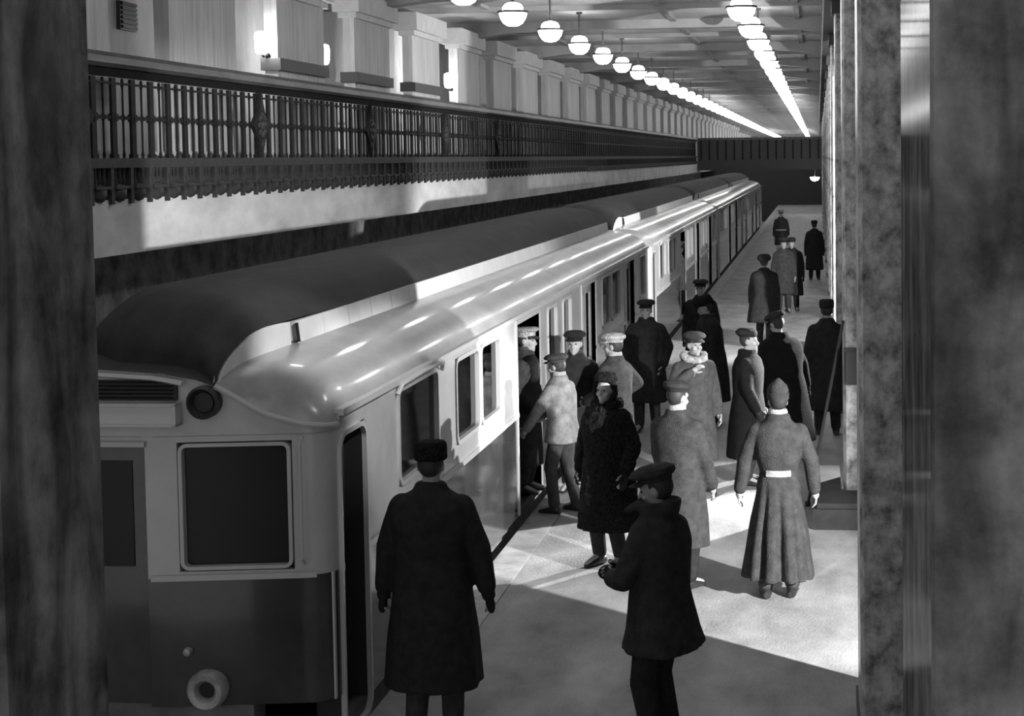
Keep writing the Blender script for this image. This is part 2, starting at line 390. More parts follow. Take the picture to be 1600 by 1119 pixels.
# ------------------------------------------------------------------ the train
CX = -4.35; HW = 1.40
XS = CX + HW
def front_y(x):                                   # plan of the swept-back front, x from the car's axis
    a = abs(x); y_ = 9.2 + max(0, a - .34) * math.tan(rad(9))
    if a > HW - .16:
        t = min(1, (a - (HW - .16)) / .16); y_ += .16 * (1 - math.sqrt(max(0, 1 - t * t)))
    return y_
def interp(tab, x):
    x = abs(x)
    for (a, b), (c, d) in zip(tab, tab[1:]):
        if x <= c: return b + (d - b) * (x - a) / (c - a)
    return tab[-1][1]
ZB = [(0, 2.37), (.4, 2.345), (.62, 2.30), (.78, 2.24), (.92, 2.14), (1.06, 2.07), (1.25, 2.02), (1.40, 1.99)]
ZLOW = [(0, 2.37), (.73, 2.355), (.95, 2.325), (1.12, 2.275), (1.25, 2.21), (1.34, 2.13), (1.40, 2.05)]
ZTOP = [(0, 2.76), (.35, 2.735), (.6, 2.63), (.73, 2.50)]
LEN = 18.35
def panel(holes, a0, a1, b0, b1, P, cuts_a=(), cuts_b=(), t=1.0):
    """solid panel with rectangular holes over (a,b); P(a,b,depth) gives the point, depth 0 outside, 1 inside"""
    A = sorted({a0, a1, *[h[0] for h in holes], *[h[1] for h in holes], *cuts_a}); A = [a for a in A if a0 <= a <= a1]
    B = sorted({b0, b1, *[h[2] for h in holes], *[h[3] for h in holes], *cuts_b}); B = [b for b in B if b0 <= b <= b1]
    def solid(i, j):
        if not (0 <= i < len(A) - 1 and 0 <= j < len(B) - 1): return False
        a = (A[i] + A[i + 1]) / 2; b = (B[j] + B[j + 1]) / 2
        return not any(h[0] < a < h[1] and h[2] < b < h[3] for h in holes)
    m = MB(); idx = {}
    def V(i, j, d):
        if (i, j, d) not in idx: idx[i, j, d] = len(m.v); m.v.append(tuple(P(A[i], B[j], d)))
        return idx[i, j, d]
    for i in range(len(A) - 1):
        for j in range(len(B) - 1):
            if not solid(i, j): continue
            m.f.append((V(i, j, 0), V(i + 1, j, 0), V(i + 1, j + 1, 0), V(i, j + 1, 0)))
            m.f.append((V(i, j, 1), V(i, j + 1, 1), V(i + 1, j + 1, 1), V(i + 1, j, 1)))
            for di, dj, p, q in ((-1, 0, (i, j), (i, j + 1)), (1, 0, (i + 1, j), (i + 1, j + 1)), (0, -1, (i, j), (i + 1, j)), (0, 1, (i, j + 1), (i + 1, j + 1))):
                if not solid(i + di, j + dj): m.f.append((V(*p, 0), V(*q, 0), V(*q, 1), V(*p, 1)))
    return m
def frame(a0, a1, b0, b1, P, w=.035, r=.07, d0=-.02, d1=.03, nseg=5):
    """rounded rectangular frame"""
    def rr(e):
        pts = []
        for (ca, cb, st) in ((a1 - r, b1 - r, 0), (a0 + r, b1 - r, 90), (a0 + r, b0 + r, 180), (a1 - r, b0 + r, 270)):
            for k_ in range(nseg): 
                t = rad(st + 90 * k_ / (nseg - 1)); pts.append((ca + (r + e) * math.cos(t), cb + (r + e) * math.sin(t)))
        return pts
    O, I = rr(w), rr(0); n_ = len(O); m = MB()
    vs = [P(a, b, d0) for a, b in O] + [P(a, b, d0) for a, b in I] + [P(a, b, d1) for a, b in I] + [P(a, b, d1) for a, b in O]
    fs = []
    for k_ in range(n_):
        q = (k_ + 1) % n_
        for g in range(4): h = (g + 1) % 4; fs.append((g * n_ + k_, g * n_ + q, h * n_ + q, h * n_ + k_))
    m.add(vs, fs); return m
BELT = 1.09
def make_car():
    root = empty('metro_car', (CX, 0, 0))
    Pr = lambda a, b, d: (HW - .05 * d, a, b)
    Pl = lambda a, b, d: (-HW + .05 * d, a, b)
    y0, y1 = front_y(HW) + .02, 9.2 + LEN
    W = [(10.92, 12.12, 1.30, 2.00), (12.72, 13.62, 1.27, 1.98), (13.70, 14.52, 1.27, 1.98), (17.2, 17.82, 1.27, 1.98), (18.25, 18.87, 1.27, 1.98),
         (21.6, 22.55, 1.27, 1.98), (22.63, 23.6, 1.27, 1.98), (26.2, 27.1, 1.27, 1.98)]
    D = [(15.38, 16.66, .1, 1.98), (19.75, 20.95, .1, 1.98), (24.2, 25.42, .1, 1.98)]
    cab = (9.5, 10.1, .1, 1.93)
    H = W + D + [cab]
    for P, nm in ((Pr, 'right'), (Pl, 'left')):
        hs = H if nm == 'right' else [h for h in H if h in W] + []
        m = panel([(h[0], h[1], max(h[2], BELT), h[3]) for h in hs if h[3] > BELT], y0, y1, BELT, 2.05, P); m.build('upper_side_panel', M_upper, root)
        m = panel([(h[0], h[1], h[2], BELT) for h in hs if h[2] < BELT], y0, y1, .1, BELT, P); m.build('lower_side_panel', M_lower, root)
    # belt moulding between openings and sill
    segs = [(y0, 9.5), (10.1, 15.38), (16.66, 19.75), (20.95, 24.2), (25.42, y1)]
    for a, b in segs: MB().box(HW - .005, HW + .018, a, b, BELT - .02, BELT + .025).build('belt_moulding', M_trim, root)
    MB().box(HW - .03, HW + .03, y0, y1, 2.035, 2.075).build('gutter', M_trim, root)
    for i, h in enumerate(W):
        fr = frame(h[0] + .03, h[1] - .03, h[2] + .03, h[3] - .03, lambda a, b, d: (HW + (-d if d < 0 else -d), a, b), .035, .06, -.012, .05).build('window_frame', M_trim if i else M_upper, root, True)
        MB().box(HW - .035, HW - .028, h[0] + .01, h[1] - .01, h[2] + .01, h[3] - .01).build('pane', M_pane, fr)
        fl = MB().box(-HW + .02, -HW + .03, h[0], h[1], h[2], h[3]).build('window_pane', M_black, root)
    MB().tube([(HW + .02, 10.86, 1.97), (HW + .04, 10.9, 2.035), (HW + .045, 11.5, 2.05), (HW + .04, 12.14, 2.035), (HW + .02, 12.18, 1.97)], .018, 6).build('window_hood', M_trim, root, True)
    # cab doorway: rounded trim, recessed dark door
    m = frame(9.53, 10.07, .03, 1.90, lambda a, b, d: (HW - d, a, b), .032, .1, -.02, .012); m.build('cab_door_trim', M_trim, root, True)
    MB().box(HW - .13, HW - .012, 10.06, 10.099, .1, 1.925).box(HW - .13, HW - .012, 9.501, 9.515, .1, 1.925).build('reveal_shade', M_black, root)  # black strips over the jamb reveals: recess shade put in as colour
    cdoor = MB().box(HW - .17, HW - .13, 9.5, 10.1, .1, 1.93).build('cab_door', M_black, root)
    MB().box(HW - .13, HW - .125, 9.62, 9.98, 1.2, 1.8).build('pane', M_lens, cdoor)
    MB().tube([(HW - .07, 9.62, .9), (HW - .07, 9.62, 1.7)], .013, 6).build('grab_rail', M_chrome, root, True)
    # passenger doors: the first one stands open, the others are closed pairs of leaves
    for i, h in enumerate(D):
        mid = (h[0] + h[1]) / 2
        m = MB().box(HW - .05, HW + .012, h[0] - .05, h[0], .1, 2.02).box(HW - .05, HW + .012, h[1], h[1] + .05, .1, 2.02).box(HW - .05, HW + .012, h[0], h[1], 1.98, 2.02)
        m.build('door_frame', M_trim, root)
        if i == 0: continue
        for a, b in ((h[0], mid - .005), (mid + .005, h[1])):
            lf = panel([(a + .12, b - .12, 1.0, 1.85)], a, b, .1, 1.98, lambda a_, b_, d: (HW - .055 - .03 * d, a_, b_)).build('door_leaf', M_upper, root)
            MB().box(HW - .075, HW - .068, a + .11, b - .11, .99, 1.86).build('pane', M_pane, lf)
    # inside
    MB().box(-HW + .06, HW - .055, 9.6, y1 - .05, .02, .1).build('car_floor', M_inter, root)
    MB().box(-HW + .06, HW - .2, 10.3, 10.34, .1, 2.05).build('cab_bulkhead', M_inter, root)
    MB().box(-HW + .06, HW - .06, y1 - .05, y1, .1, 2.1).build('end_wall', M_inter, root)
    MB().box(-HW + .06, -HW + .5, 12.6, 15.0, .1, .55).box(-HW + .06, -HW + .14, 12.6, 15.0, .55, .95).build('bench_seat', M_black, root)
    MB().box(-HW + .06, -HW + .5, 17.0, 24, .1, .55).box(-HW + .06, -HW + .14, 17.0, 24, .55, .95).build('bench_seat', M_black, root)
    # front face
    Pf = lambda x, z, d: (x, front_y(x) + .05 * d, z)
    cx_ = [HW * t for t in np.linspace(-1, 1, 41)] + [-HW + .04, HW - .04, HW - .015, -HW + .015]
    dr = (-.30, .30, .3, 1.90)
    wins = [(.49, 1.17, 1.13, 1.92), (-1.17, -.49, 1.13, 1.92)]
    panel([dr[:2] + (BELT, 1.90)] + wins, -HW, HW, BELT, 1.96, Pf, cx_).build('front_upper_panel', M_upper, root, True)
    # top band of the face follows the visor curve
    rows = []
    for k_ in range(6):
        rows.append([(x, front_y(x), 1.955 + (interp(ZB, x) - 1.955) * k_ / 5) for x in sorted(cx_)])
    MB().loft(rows, False, False).build('front_brow', M_upper, root, True)
    panel([], -HW, dr[0], .3, BELT, Pf, cx_).build('front_lower_panel', M_lower, root, True); panel([], dr[1], HW, .3, BELT, Pf, cx_).build('front_lower_panel', M_lower, root, True)
    MB().loft([[(x, front_y(x) - .012, z) for x in np.linspace(.32, HW - .1, 12)] for z in (BELT - .015, BELT + .02)], False, False).build('front_belt', M_trim, root, True)
    for x0, x1, z0, z1 in wins:
        fr = frame(x0 + .03, x1 - .03, z0 + .03, z1 - .03, lambda a, b, d: (a, front_y(a) + d, b), .022, .03, -.008, .06).build('windscreen_frame', M_upper, root, True)
        MB().loft([[(x, front_y(x) + .045, z) for x in np.linspace(x0, x1, 4)] for z in (z0, z1)], False, False).build('pane', M_lens, fr)
    fd = MB().box(-.30, .30, 9.27, 9.31, .3, 1.90).build('front_door', M_lower, root)
    MB().box(-.19, .19, 9.262, 9.27, 1.15, 1.8).build('pane', M_lens, fd)
    MB().box(-.31, .31, 9.17, 9.2, 1.9, 1.93).build('door_lintel', M_trim, root)
    # route sign above the door: louvre and pale box
    sg = MB().box(-.51, .51, 9.14, 9.235, 2.04, 2.155).build('route_sign', M_sign, root)
    fr = MB()
    for z in (2.03, 2.155): fr.box(-.53, .53, 9.125, 9.23, z, z + .014)
    for x in (-.53, .51): fr.box(x, x + .02, 9.125, 9.23, 2.03, 2.165)
    fr.build('sign_frame', M_trim, sg)
    lv = MB().box(-.51, .51, 9.19, 9.235, 2.18, 2.305).build('louvre', M_louv, root)
    for k_ in range(5): MB().loft([[(x, 9.165, 2.19 + k_ * .024), (x, 9.19, 2.203 + k_ * .024), (x, 9.19, 2.197 + k_ * .024)] for x in (-.5, .5)]).build('slat', M_louv, lv)
    rows = [[(x, 9.17 + dy, interp(ZB, x) - .045 + dz) for dy, dz in ((0, 0), (-.02, .01), (-.01, .03), (.03, .03))] for x in np.linspace(-.56, .56, 13)]
    MB().loft(rows).build('brow_moulding', M_trim, root, True)
    for sx in (1, -1):
        x = .67 * sx; hl = MB().lathe([(.1, .05), (.1, -.05), (.085, -.06), (.075, -.03), (.06, -.01)], (x, front_y(x) - .01, 2.165), 20, 'y').build('headlamp', M_louv, root, True)
        MB().lathe([(.02, -.03), (.06, -.025), (.072, 0)], (x, front_y(x) - .01, 2.165), 16, 'y').build('lens', M_lens, hl, True)
        x = .645 * sx; tl = MB().lathe([(.07, .03), (.118, .03), (.122, -.05), (.105, -.075), (.07, -.07), (.05, -.04), (.05, .02)], (x, front_y(x) - .01, .41), 22, 'y').build('tail_lamp', M_buf, root, True)
        MB().lathe([(.005, -.03), (.048, -.028), (.05, 0)], (x, front_y(x) - .01, .41), 14, 'y').build('lens', M_black, tl, True)
    MB().lathe([(.005, -.05), (.022, -.045), (.028, -.02), (.02, .02)], (.53, front_y(.53), .645), 10, 'y').build('socket_cap', M_buf, root, True)
    for sx in (1, -1):
        xx = (HW - .17) * sx; MB().tube([(xx, front_y(xx) - .0, 1.16), (xx, front_y(xx) - .05, 1.2), (xx, front_y(xx) - .05, 1.9), (xx, front_y(xx), 1.94)], .011, 6).build('grab_rail', M_trim, root, True)
        xx = (HW - .03) * sx; MB().box(min(xx, xx + .012 * sx), max(xx, xx + .012 * sx), front_y(xx) - .012, front_y(xx) + .03, .3, BELT).build('corner_strip', M_trim, root)
    MB().box(-HW + .1, HW - .1, 9.45, y1 - .1, -.15, .1).box(-.9, .9, 9.3, 9.5, -.1, .3).build('underframe', M_under, root)
    MB().box(-.12, .12, 8.95, 9.4, -.05, .16).lathe([(.1, 8.93), (.14, 8.95), (.14, 9.0), (.1, 9.02)], (0, 0, .06), 10, 'y').build('coupler', M_under, root)
    for yb in (12.0, 24.6):
        bg = MB().box(-1.1, 1.1, yb - 1.2, yb + 1.2, -.75, -.35).box(-.6, .6, yb - .2, yb + .2, -.4, -.1).build('bogie', M_under, root)
        for dx in (-.75, .75):
            for dy in (-.9, .9): MB().lathe([(.44, -.06), (.44, .06), (.4, .07), (.1, .08)], (dx, yb + dy, -.72), 16, 'x').build('wheel', M_under, bg, True)
    # lower roof with the rounded front visor
    xs = [.73, .85, .95, 1.04, 1.12, 1.19, 1.25, 1.30, 1.34, 1.37, 1.40]
    ds = [0, .01, .03, .06, .1, .15, .21, .28, .37, .47, .58, .7]
    def s_(d, L_): t = 1 - min(d / L_, 1); return math.sqrt(max(0, 1 - t * t))
    for sx in (1, -1):
        rows = []
        for d in ds:
            rows.append([(x * sx, front_y(x) - .02 * (1 if d == 0 else 0) + d, interp(ZB, x) + s_(d, .7) * (interp(ZLOW, x) - interp(ZB, x))) for x in xs])
        rows.append([(x * sx, y1, interp(ZLOW, x)) for x in xs])
        MB().loft(rows, False, False).build('roof_side', M_roof1, root, True)
        lip = [(x * sx, front_y(x) - .02, interp(ZB, x)) for x in xs] + [(HW * sx, front_y(HW) + .06, 1.985), ((HW + .02) * sx, 10.1, 2.03)]
        MB().tube(lip[:-2], .018, 7).build('visor_lip', M_trim, root, True)
    # raised centre roof that sweeps down over the cab
    xt = [-.73, -.69, -.62, -.54, -.46, -.35, -.18, 0, .18, .35, .46, .54, .62, .69, .73]
    tt = [0, .02, .05, .1, .17, .26, .36, .48, .62, .78, 1.0]
    def y_s(x): t = min(1, max(0, (abs(x) - .5) / .23)); return (9.50 - .22 * t * t * (3 - 2 * t), .95 + .17 * t) if x > 0 else (9.50 + 1.5 * -x, .95)
    def z_e(x, t): return interp(ZTOP, x) + (.035 * math.sin(PI * min(1, t / 1.25)) * (abs(x) / .73) ** 6)
    rows = [[(x, front_y(x) - .02, interp(ZB, x)) for x in xt]]
    for t in tt: rows.append([(x, y_s(x)[0] + y_s(x)[1] * t, interp(ZB, x) + .01 + math.sqrt(1 - (1 - t) ** 2) * (z_e(x, t) - interp(ZB, x) - .01)) for x in xt])
    rows.append([(x, 11.75, interp(ZTOP, x)) for x in xt])
    rows.append([(x, y1 - .25, interp(ZTOP, x)) for x in xt]); rows.append([(x, y1 - .2, interp(ZTOP, x) - .1) for x in xt])
    MB().loft(rows, False, False).build('roof_top', M_roof2, root, True)
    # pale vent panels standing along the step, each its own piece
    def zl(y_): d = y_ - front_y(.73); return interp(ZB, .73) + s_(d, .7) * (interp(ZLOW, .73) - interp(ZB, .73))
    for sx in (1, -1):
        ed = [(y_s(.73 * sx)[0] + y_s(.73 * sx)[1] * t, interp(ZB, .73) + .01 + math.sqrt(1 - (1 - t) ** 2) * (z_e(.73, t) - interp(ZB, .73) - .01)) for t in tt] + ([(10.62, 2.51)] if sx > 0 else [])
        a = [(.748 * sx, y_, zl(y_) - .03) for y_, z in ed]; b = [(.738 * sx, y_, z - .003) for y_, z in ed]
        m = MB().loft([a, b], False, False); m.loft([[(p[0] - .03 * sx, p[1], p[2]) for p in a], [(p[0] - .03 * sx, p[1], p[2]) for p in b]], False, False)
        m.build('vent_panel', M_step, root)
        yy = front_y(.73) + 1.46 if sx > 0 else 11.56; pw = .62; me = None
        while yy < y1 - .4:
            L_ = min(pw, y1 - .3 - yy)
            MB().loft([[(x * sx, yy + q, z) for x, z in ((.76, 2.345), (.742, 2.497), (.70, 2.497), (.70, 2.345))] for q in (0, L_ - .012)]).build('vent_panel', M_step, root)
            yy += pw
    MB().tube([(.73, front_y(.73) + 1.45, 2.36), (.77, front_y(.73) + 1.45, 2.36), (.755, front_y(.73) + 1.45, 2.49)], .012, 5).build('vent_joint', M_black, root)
    return root
car = make_car()
tag(car, 'metro car nearest in the train, two-tone paint with rounded cab roof', 'metro car', 'cars of the waiting metro train')
for i, lab in ((1, 'second metro car of the train, coupled behind the nearest'), (2, 'third metro car of the train, far along the platform'), (3, 'last metro car of the train near the far bridge')):
    c = copy_tree(car); c.location = (CX, 18.7 * i, 0); c['label'] = lab
    if i == 3: c.location.y = 18.7 * i

# ------------------------------------------------------------------ things at the second pillar
b = MB().box(-.07, 1.25, 15.3, 15.97, 0, .2).box(-.03, 1.2, 15.34, 15.96, .2, .25).box(-.07, .215, 15.97, 17.3, 0, .2).box(-.03, .21, 15.96, 17.26, .2, .25).box(.96, 1.25, 15.97, 17.3, 0, .2).build('low_block', M_block); tag(b, 'dark low stone block around the foot of the second pillar', 'block')
r = MB().tube([(-.13, 16.35, 0.01), (.24, 16.0, 1.95)], .016, 8).lathe([(.03, 0), (.03, .05)], (-.13, 16.35, 0), 8).build('leaning_pole', M_rod); tag(r, 'thin dark pole leaning up against the second pillar', 'pole')
bx = empty('pillar_box', (.36, 15.98, 1.5)); tag(bx, 'small dark box fixed on the front of the second pillar', 'box')
MB().box(-.12, .12, -.06, .03, -.18, .18).build('case', M_rod, bx); MB().box(-.1, .1, -.075, -.06, -.15, .15).build('lid', M_rod, bx)

# ------------------------------------------------------------------ people
def cloth(name, g, **k): return mat('cloth_' + name, g, .9, .15, .3, 14, bump=.5, bscale=90, **k)
K_black = cloth('black', .03); K_char = cloth('charcoal', .045); K_grey = cloth('grey', .06); K_lgrey = cloth('light_grey', .085); K_great = cloth('greatcoat', .06)
K_mid = cloth('mid_grey', .065); K_pale = cloth('pale', .62); K_fur = mat('fur_black', .018, 1, .1, .6, 40, bump=1, bscale=50)
K_furp = mat('fur_pale', .5, 1, .1, .4, 30, bump=1, bscale=60); K_furd = mat('fur_brown', .05, 1, .1, .5, 40, bump=1, bscale=60)
K_boot = mat('boot_leather', .03, .3, .5); K_white = cloth('white', .45); K_jet = cloth('jet', .011); K_jacket = cloth('jacket', .27)
JOBS = []   # (object, voxel, smooth iterations, extra raw geometry, displacement)

def ik(Sh, T, a, b, pole):
    d = T - Sh; L_ = min(d.length, (a + b) * .995); d = d.normalized()
    T = Sh + d * L_
    c = (a * a + L_ * L_ - b * b) / (2 * a * L_); h = a * math.sqrt(max(0, 1 - c * c))
    p = pole - d * pole.dot(d); p = p.normalized() if p.length > 1e-5 else d.orthogonal()
    return Sh + d * a * c + p * h, T

def person(loc, head, label, h=1.74, coat=None, hat=('cap', None), trousers=K_char, boots=K_boot, Lh=(-.27, .02, .82), Rh=(.27, .02, .82),
           Lp=(-.6, -1, -.2), Rp=(.6, -1, -.2), yaw=0, nod=0, lean=0, feet=((-.11, 0), (.11, .03)), vox=.012, gloves=None, scarf=None, hairc=M_hair, belt=None, child=False, group=None):
    k = h / 1.80                                       # heights include the hat
    root = empty('person', loc, rad(head)); tag(root, label, 'person', group)
    q = Matrix.Rotation(-rad(lean), 3, 'X'); piv = Vector((0, 0, .95))
    def U(p): p = Vector(p); return piv + q @ (p - piv)
    def kk(mb): mb.v = [(x * k, y * k, z * k) for x, y, z in mb.v]; return mb
    coat = coat or {}
    bulk = coat.get('bulk', 1)
    # ---- body
    B = MB(); raw = MB()
    B.ell((0, 0, .97), (.165, .115, .14)); B.ell(U((0, 0, 1.14)), (.145, .105, .17)); B.ell(U((0, 0, 1.32)), (.175, .115, .17))
    B.capsule(U((-.12, 0, 1.41)), U((.12, 0, 1.41)), .045, .045)
    B.capsule(U((0, -.01, 1.42)), U((0, .015, 1.57)), .062, .055)
    hc = U((0, .02, 1.64)); hr = q @ Matrix.Rotation(rad(yaw), 3, 'Z') @ Matrix.Rotation(rad(nod), 3, 'X')
    def Hd(p): return hc + hr @ Vector(p)
    B.ell(Hd((0, -.01, .02)), (.073, .092, .098), hr, 18, 12); B.ell(Hd((0, .025, -.055)), (.055, .063, .06), hr)
    B.ell(Hd((0, .07, -.1)), (.026, .022, .02), hr); B.capsule(Hd((0, .083, .012)), Hd((0, .108, -.03)), .011, .015, 8)
    B.capsule(Hd((-.04, .072, .026)), Hd((.04, .072, .026)), .014, .014, 8)
    B.ell(Hd((0, .085, -.062)), (.024, .012, .007), hr, 10, 5); B.ell(Hd((0, .083, -.075)), (.02, .012, .008), hr, 10, 5)
    for s in (-1, 1):
        B.ell(Hd((.076 * s, -.012, -.005)), (.011, .022, .033), hr, 8, 6); B.ell(Hd((.04 * s, .06, -.03)), (.024, .024, .022), hr, 10, 6)
    legs = []
    for s, (fx, fy) in zip((-1, 1), feet):
        hip = Vector((.085 * s, 0, .93)); kn, an = ik(hip, Vector((fx, fy - .03, .09)), .43, .425, Vector((0, 1, 0)))
        toe = Vector((fx + .02 * s, fy + .13, .035)); B.chain([hip, kn, an], [.082, .055, .038]); B.capsule(an, toe, .038, .03)
        legs.append((hip, kn, an, toe))
    arms = []
    for s, T, P in ((-1, Lh, Lp), (1, Rh, Rp)):
        sh = U((.185 * s, 0, 1.42)); el, wr = ik(sh, Vector(T), .29, .265, Vector(P)); B.chain([sh + Vector((-.01 * s, 0, -.035)), el, wr], [.05, .043, .030])
        d = (wr - el).normalized(); n = Vector((-s, 0, 0)) if abs(d.x) < .8 else Vector((0, 0, -1))
        n = (n - d * n.dot(d)).normalized(); t = d.cross(n) * 1.0
        if t.y < 0: t = -t
        hm = raw
        B.capsule(wr, wr + d * .045, .03, .036); B.ell(wr + d * .055, (.014, .04, .05), Matrix((n, t, d)).transposed(), 10, 7)
        for fi, (off, ln) in enumerate(((.028, .072), (.010, .08), (-.009, .075), (-.027, .058))):
            p0 = wr + d * .085 + t * off; p1 = p0 + d * ln * .5 + n * ln * .12; p2 = p1 + d * ln * .32 + n * ln * .36
            hm.capsule(p0, p1, .0098, .009, 7); hm.capsule(p1, p2, .009, .0075, 7)
        p0 = wr + d * .035 + t * .032; p1 = p0 + d * .03 + t * .03 + n * .012; p2 = p1 + d * .03 + n * .02
        hm.capsule(p0, p1, .0125, .011, 7); hm.capsule(p1, p2, .011, .008, 7)
        arms.append((sh, el, wr, d, n, t))
    body = kk(B).build('body', M_skin, root); JOBS.append((body, vox * k, 3, kk(raw), None))
    for s in (-1, 1): kk(MB().ell(Hd((.03 * s, .079, .008)), (.012, .008, .008), hr, 10, 6)).build('eye', M_eye, root, True)
    hb = MB().ell(Hd((0, -.024, .022)), (.08, .09, .094), hr, 16, 9); kk(hb).build('hair', hairc, root, True)
    # ---- trousers and boots
    T = MB()
    for hip, kn, an, toe in legs: T.capsule(hip, kn, .1, .078, 12); T.capsule(kn, an + Vector((0, 0, .03)), .08 if not coat.get('breeches') else .07, .066, 12)
    T.ell((0, 0, .95), (.18, .125, .13)); kk(T).build('trousers', trousers, root, True)
    for hip, kn, an, toe in legs:
        b = MB(); hi = .33 if coat.get('highboots') else .1
        b.capsule(an + Vector((0, .005, -.02)), an + (kn - an).normalized() * hi, .052, .062 if hi > .2 else .05, 12)
        f_ = (toe - an); f_.z = 0; f_.normalize(); sd = Vector((f_.y, -f_.x, 0)); c0 = Vector((an.x, an.y, 0)); R = []
        for u, w_, hh in ((-.075, .03, .06), (-.05, .042, .085), (.0, .043, .10), (.06, .047, .085), (.12, .05, .06), (.165, .042, .045), (.19, .02, .03)):
            R.append([c0 + f_ * u + sd * w_ * math.cos(a) * (1 if abs(math.cos(a)) < .9 else 1) + Vector((0, 0, .004 + hh * (.5 + .5 * math.sin(a)))) for a in np.linspace(0, 2 * PI, 11)[:-1]])
        b.loft(R); kk(b).build('boot', boots, root, True)
    # ---- coat
    hem = coat.get('hem', .35); fl = coat.get('flare', .03); wst = coat.get('waist', 1.0); m = coat.get('mat', K_black)
    ln = math.tan(rad(lean)); C = MB(); R = []; seg = 40 if not coat.get('pleat') else 96
    tab = [(hem, (.215 + fl) * bulk, (.165 + fl) * bulk), (min(.8, hem + .35), (.205 + fl * .55) * bulk, (.16 + fl * .5) * bulk), (1.06, .183 * bulk * wst, .14 * bulk * wst), (1.2, .195 * bulk, .145 * bulk),
           (1.32, .212 * bulk, .148 * bulk), (1.40, .208 * bulk, .13 * bulk), (1.44, .18 * bulk, .118 * bulk), (1.48, .125 * bulk ** .5, .10 * bulk ** .5), (1.52, .085, .08), (1.55, .07, .07)]
    zs = list(np.linspace(hem, 1.06, 12)) + [1.13, 1.2, 1.26, 1.32, 1.37, 1.41, 1.44, 1.47, 1.50, 1.52, 1.55]
    pl = coat.get('pleat', 0); ph = (sum(map(ord, label)) % 63) / 10
    for z in zs:
        z = float(z); a = [np.interp(z, [t[0] for t in tab], [t[i] for t in tab]) for i in (1, 2)]
        wv = max(0, (1.02 - z) / max(.1, 1.02 - hem)) if z < 1.02 else 0
        yo = ln * (z - .95) if z > .95 else 0
        ring = []
        for j in range(seg):
            t = 2 * PI * j / seg
            g = 1 + (.012 + .03 * wv) * math.sin(3 * t + ph) + .02 * wv * math.sin(7 * t + 2 * ph)
            if pl: g -= sum(a_ * pl * min(1, wv * 1.5) * math.exp(-((t - rad(p_)) / rad(w_)) ** 2) for p_, a_, w_ in ((25, 1, 5), (60, 1, 5), (95, 1, 5), (130, 1, 5), (165, 1, 5), (204, 1, 5), (236, 2.4, 8), (272, 2.2, 6), (298, .9, 5), (325, 1, 5))) - .02 * wv
            ct, st = math.cos(t), math.sin(t)
            e = .88
            ring.append((a[0] * g * math.copysign(abs(ct) ** e, ct) + coat.get('sway', 0) * wv, a[1] * g * math.copysign(abs(st) ** e, st) + yo, z))
        R.append(ring)
    C.loft(R)
    sr = coat.get('sleeve', 1) * (.5 + .5 * bulk)
    for sh, el, wr, d, n, t in arms:
        C.capsule(sh + Vector((-.012 if sh.x > 0 else .012, 0, -.035)), el, .082 * sr, .066 * sr, 14); C.capsule(el, wr - d * .01, .066 * sr, .056 * sr, 14)
    cb = coat.get('collar', 'flat')
    nb = U((0, -.005, 1.50))
    if cb == 'low':
        C.loft([[nb + q @ Vector((r * math.cos(a), r * math.sin(a) * .95, z)) for a in np.linspace(0, 2 * PI, 25)[:-1]] for r, z in ((.11, -.05), (.115, .0), (.11, .045), (.09, .05), (.08, .02))])
    elif cb == 'raised':
        C.loft([[nb + q @ Vector((r * math.cos(a) , r * math.sin(a) * .95 + o_, z)) for a in np.linspace(0, 2 * PI, 25)[:-1]] for r, z, o_ in ((.10, -.05, 0), (.125, .02, 0), (.135, .08, -.005), (.12, .10, -.01), (.1, .07, 0))])
        C.capsule(U((-.06, .09, 1.56)), U((-.11, .15, 1.52)), .035, .025); C.capsule(U((.06, .09, 1.56)), U((.11, .15, 1.52)), .035, .025)
    else:
        C.loft([[nb + q @ Vector((r * math.cos(a), r * math.sin(a) * .9, z)) for a in np.linspace(0, 2 * PI, 21)[:-1]] for r, z in ((.115, -.03), (.105, .02), (.09, .05), (.07, .04))])
    vx = max(vox * 1.25, .012) if not coat.get('pleat') else .0085
    jac = kk(C).build('coat' if hem < .6 else 'jacket', m, root); JOBS.append((jac, vx * k, 3, None, (.012, 18) if coat.get('fur') else (.006, 9)))
    if cb == 'fur':
        F = MB()
        for j in range(14):
            a = 2 * PI * j / 14; F.ell(nb + q @ Vector((.115 * math.cos(a), .10 * math.sin(a), .02 - .05 * max(0, math.sin(a)))), (.052, .052, .05), None, 8, 5)
        o = kk(F).build('fur_collar', coat.get('fmat', K_furd), root); JOBS.append((o, vx * k, 2, None, (.012, 30)))
    if scarf:
        F = MB().loft([[nb + q @ Vector((r * math.cos(a), r * math.sin(a) * .95, z)) for a in np.linspace(0, 2 * PI, 21)[:-1]] for r, z in ((.07, .0), (.083, .03), (.083, .06), (.075, .085), (.06, .08))])
        kk(F).build('scarf', scarf, root, True)
    if belt:
        F = MB(); 
        for z, r in ((1.035, 1.0), (1.04, 1.045), (1.08, 1.045), (1.085, 1.0)):
            pass
        aa = np.linspace(-PI / 2 - .62, -PI / 2 + .62, 14) if coat.get('pleat') else np.linspace(0, 2 * PI, 25)
        F.loft([[(.20 * wst * bulk * r * math.cos(a), .155 * wst * bulk * r * math.sin(a), z) for r, z in ((1.0, 1.03), (1.06, 1.035), (1.06, 1.08), (1.0, 1.085))] for a in aa])
        kk(F).build('belt', belt, root, True)
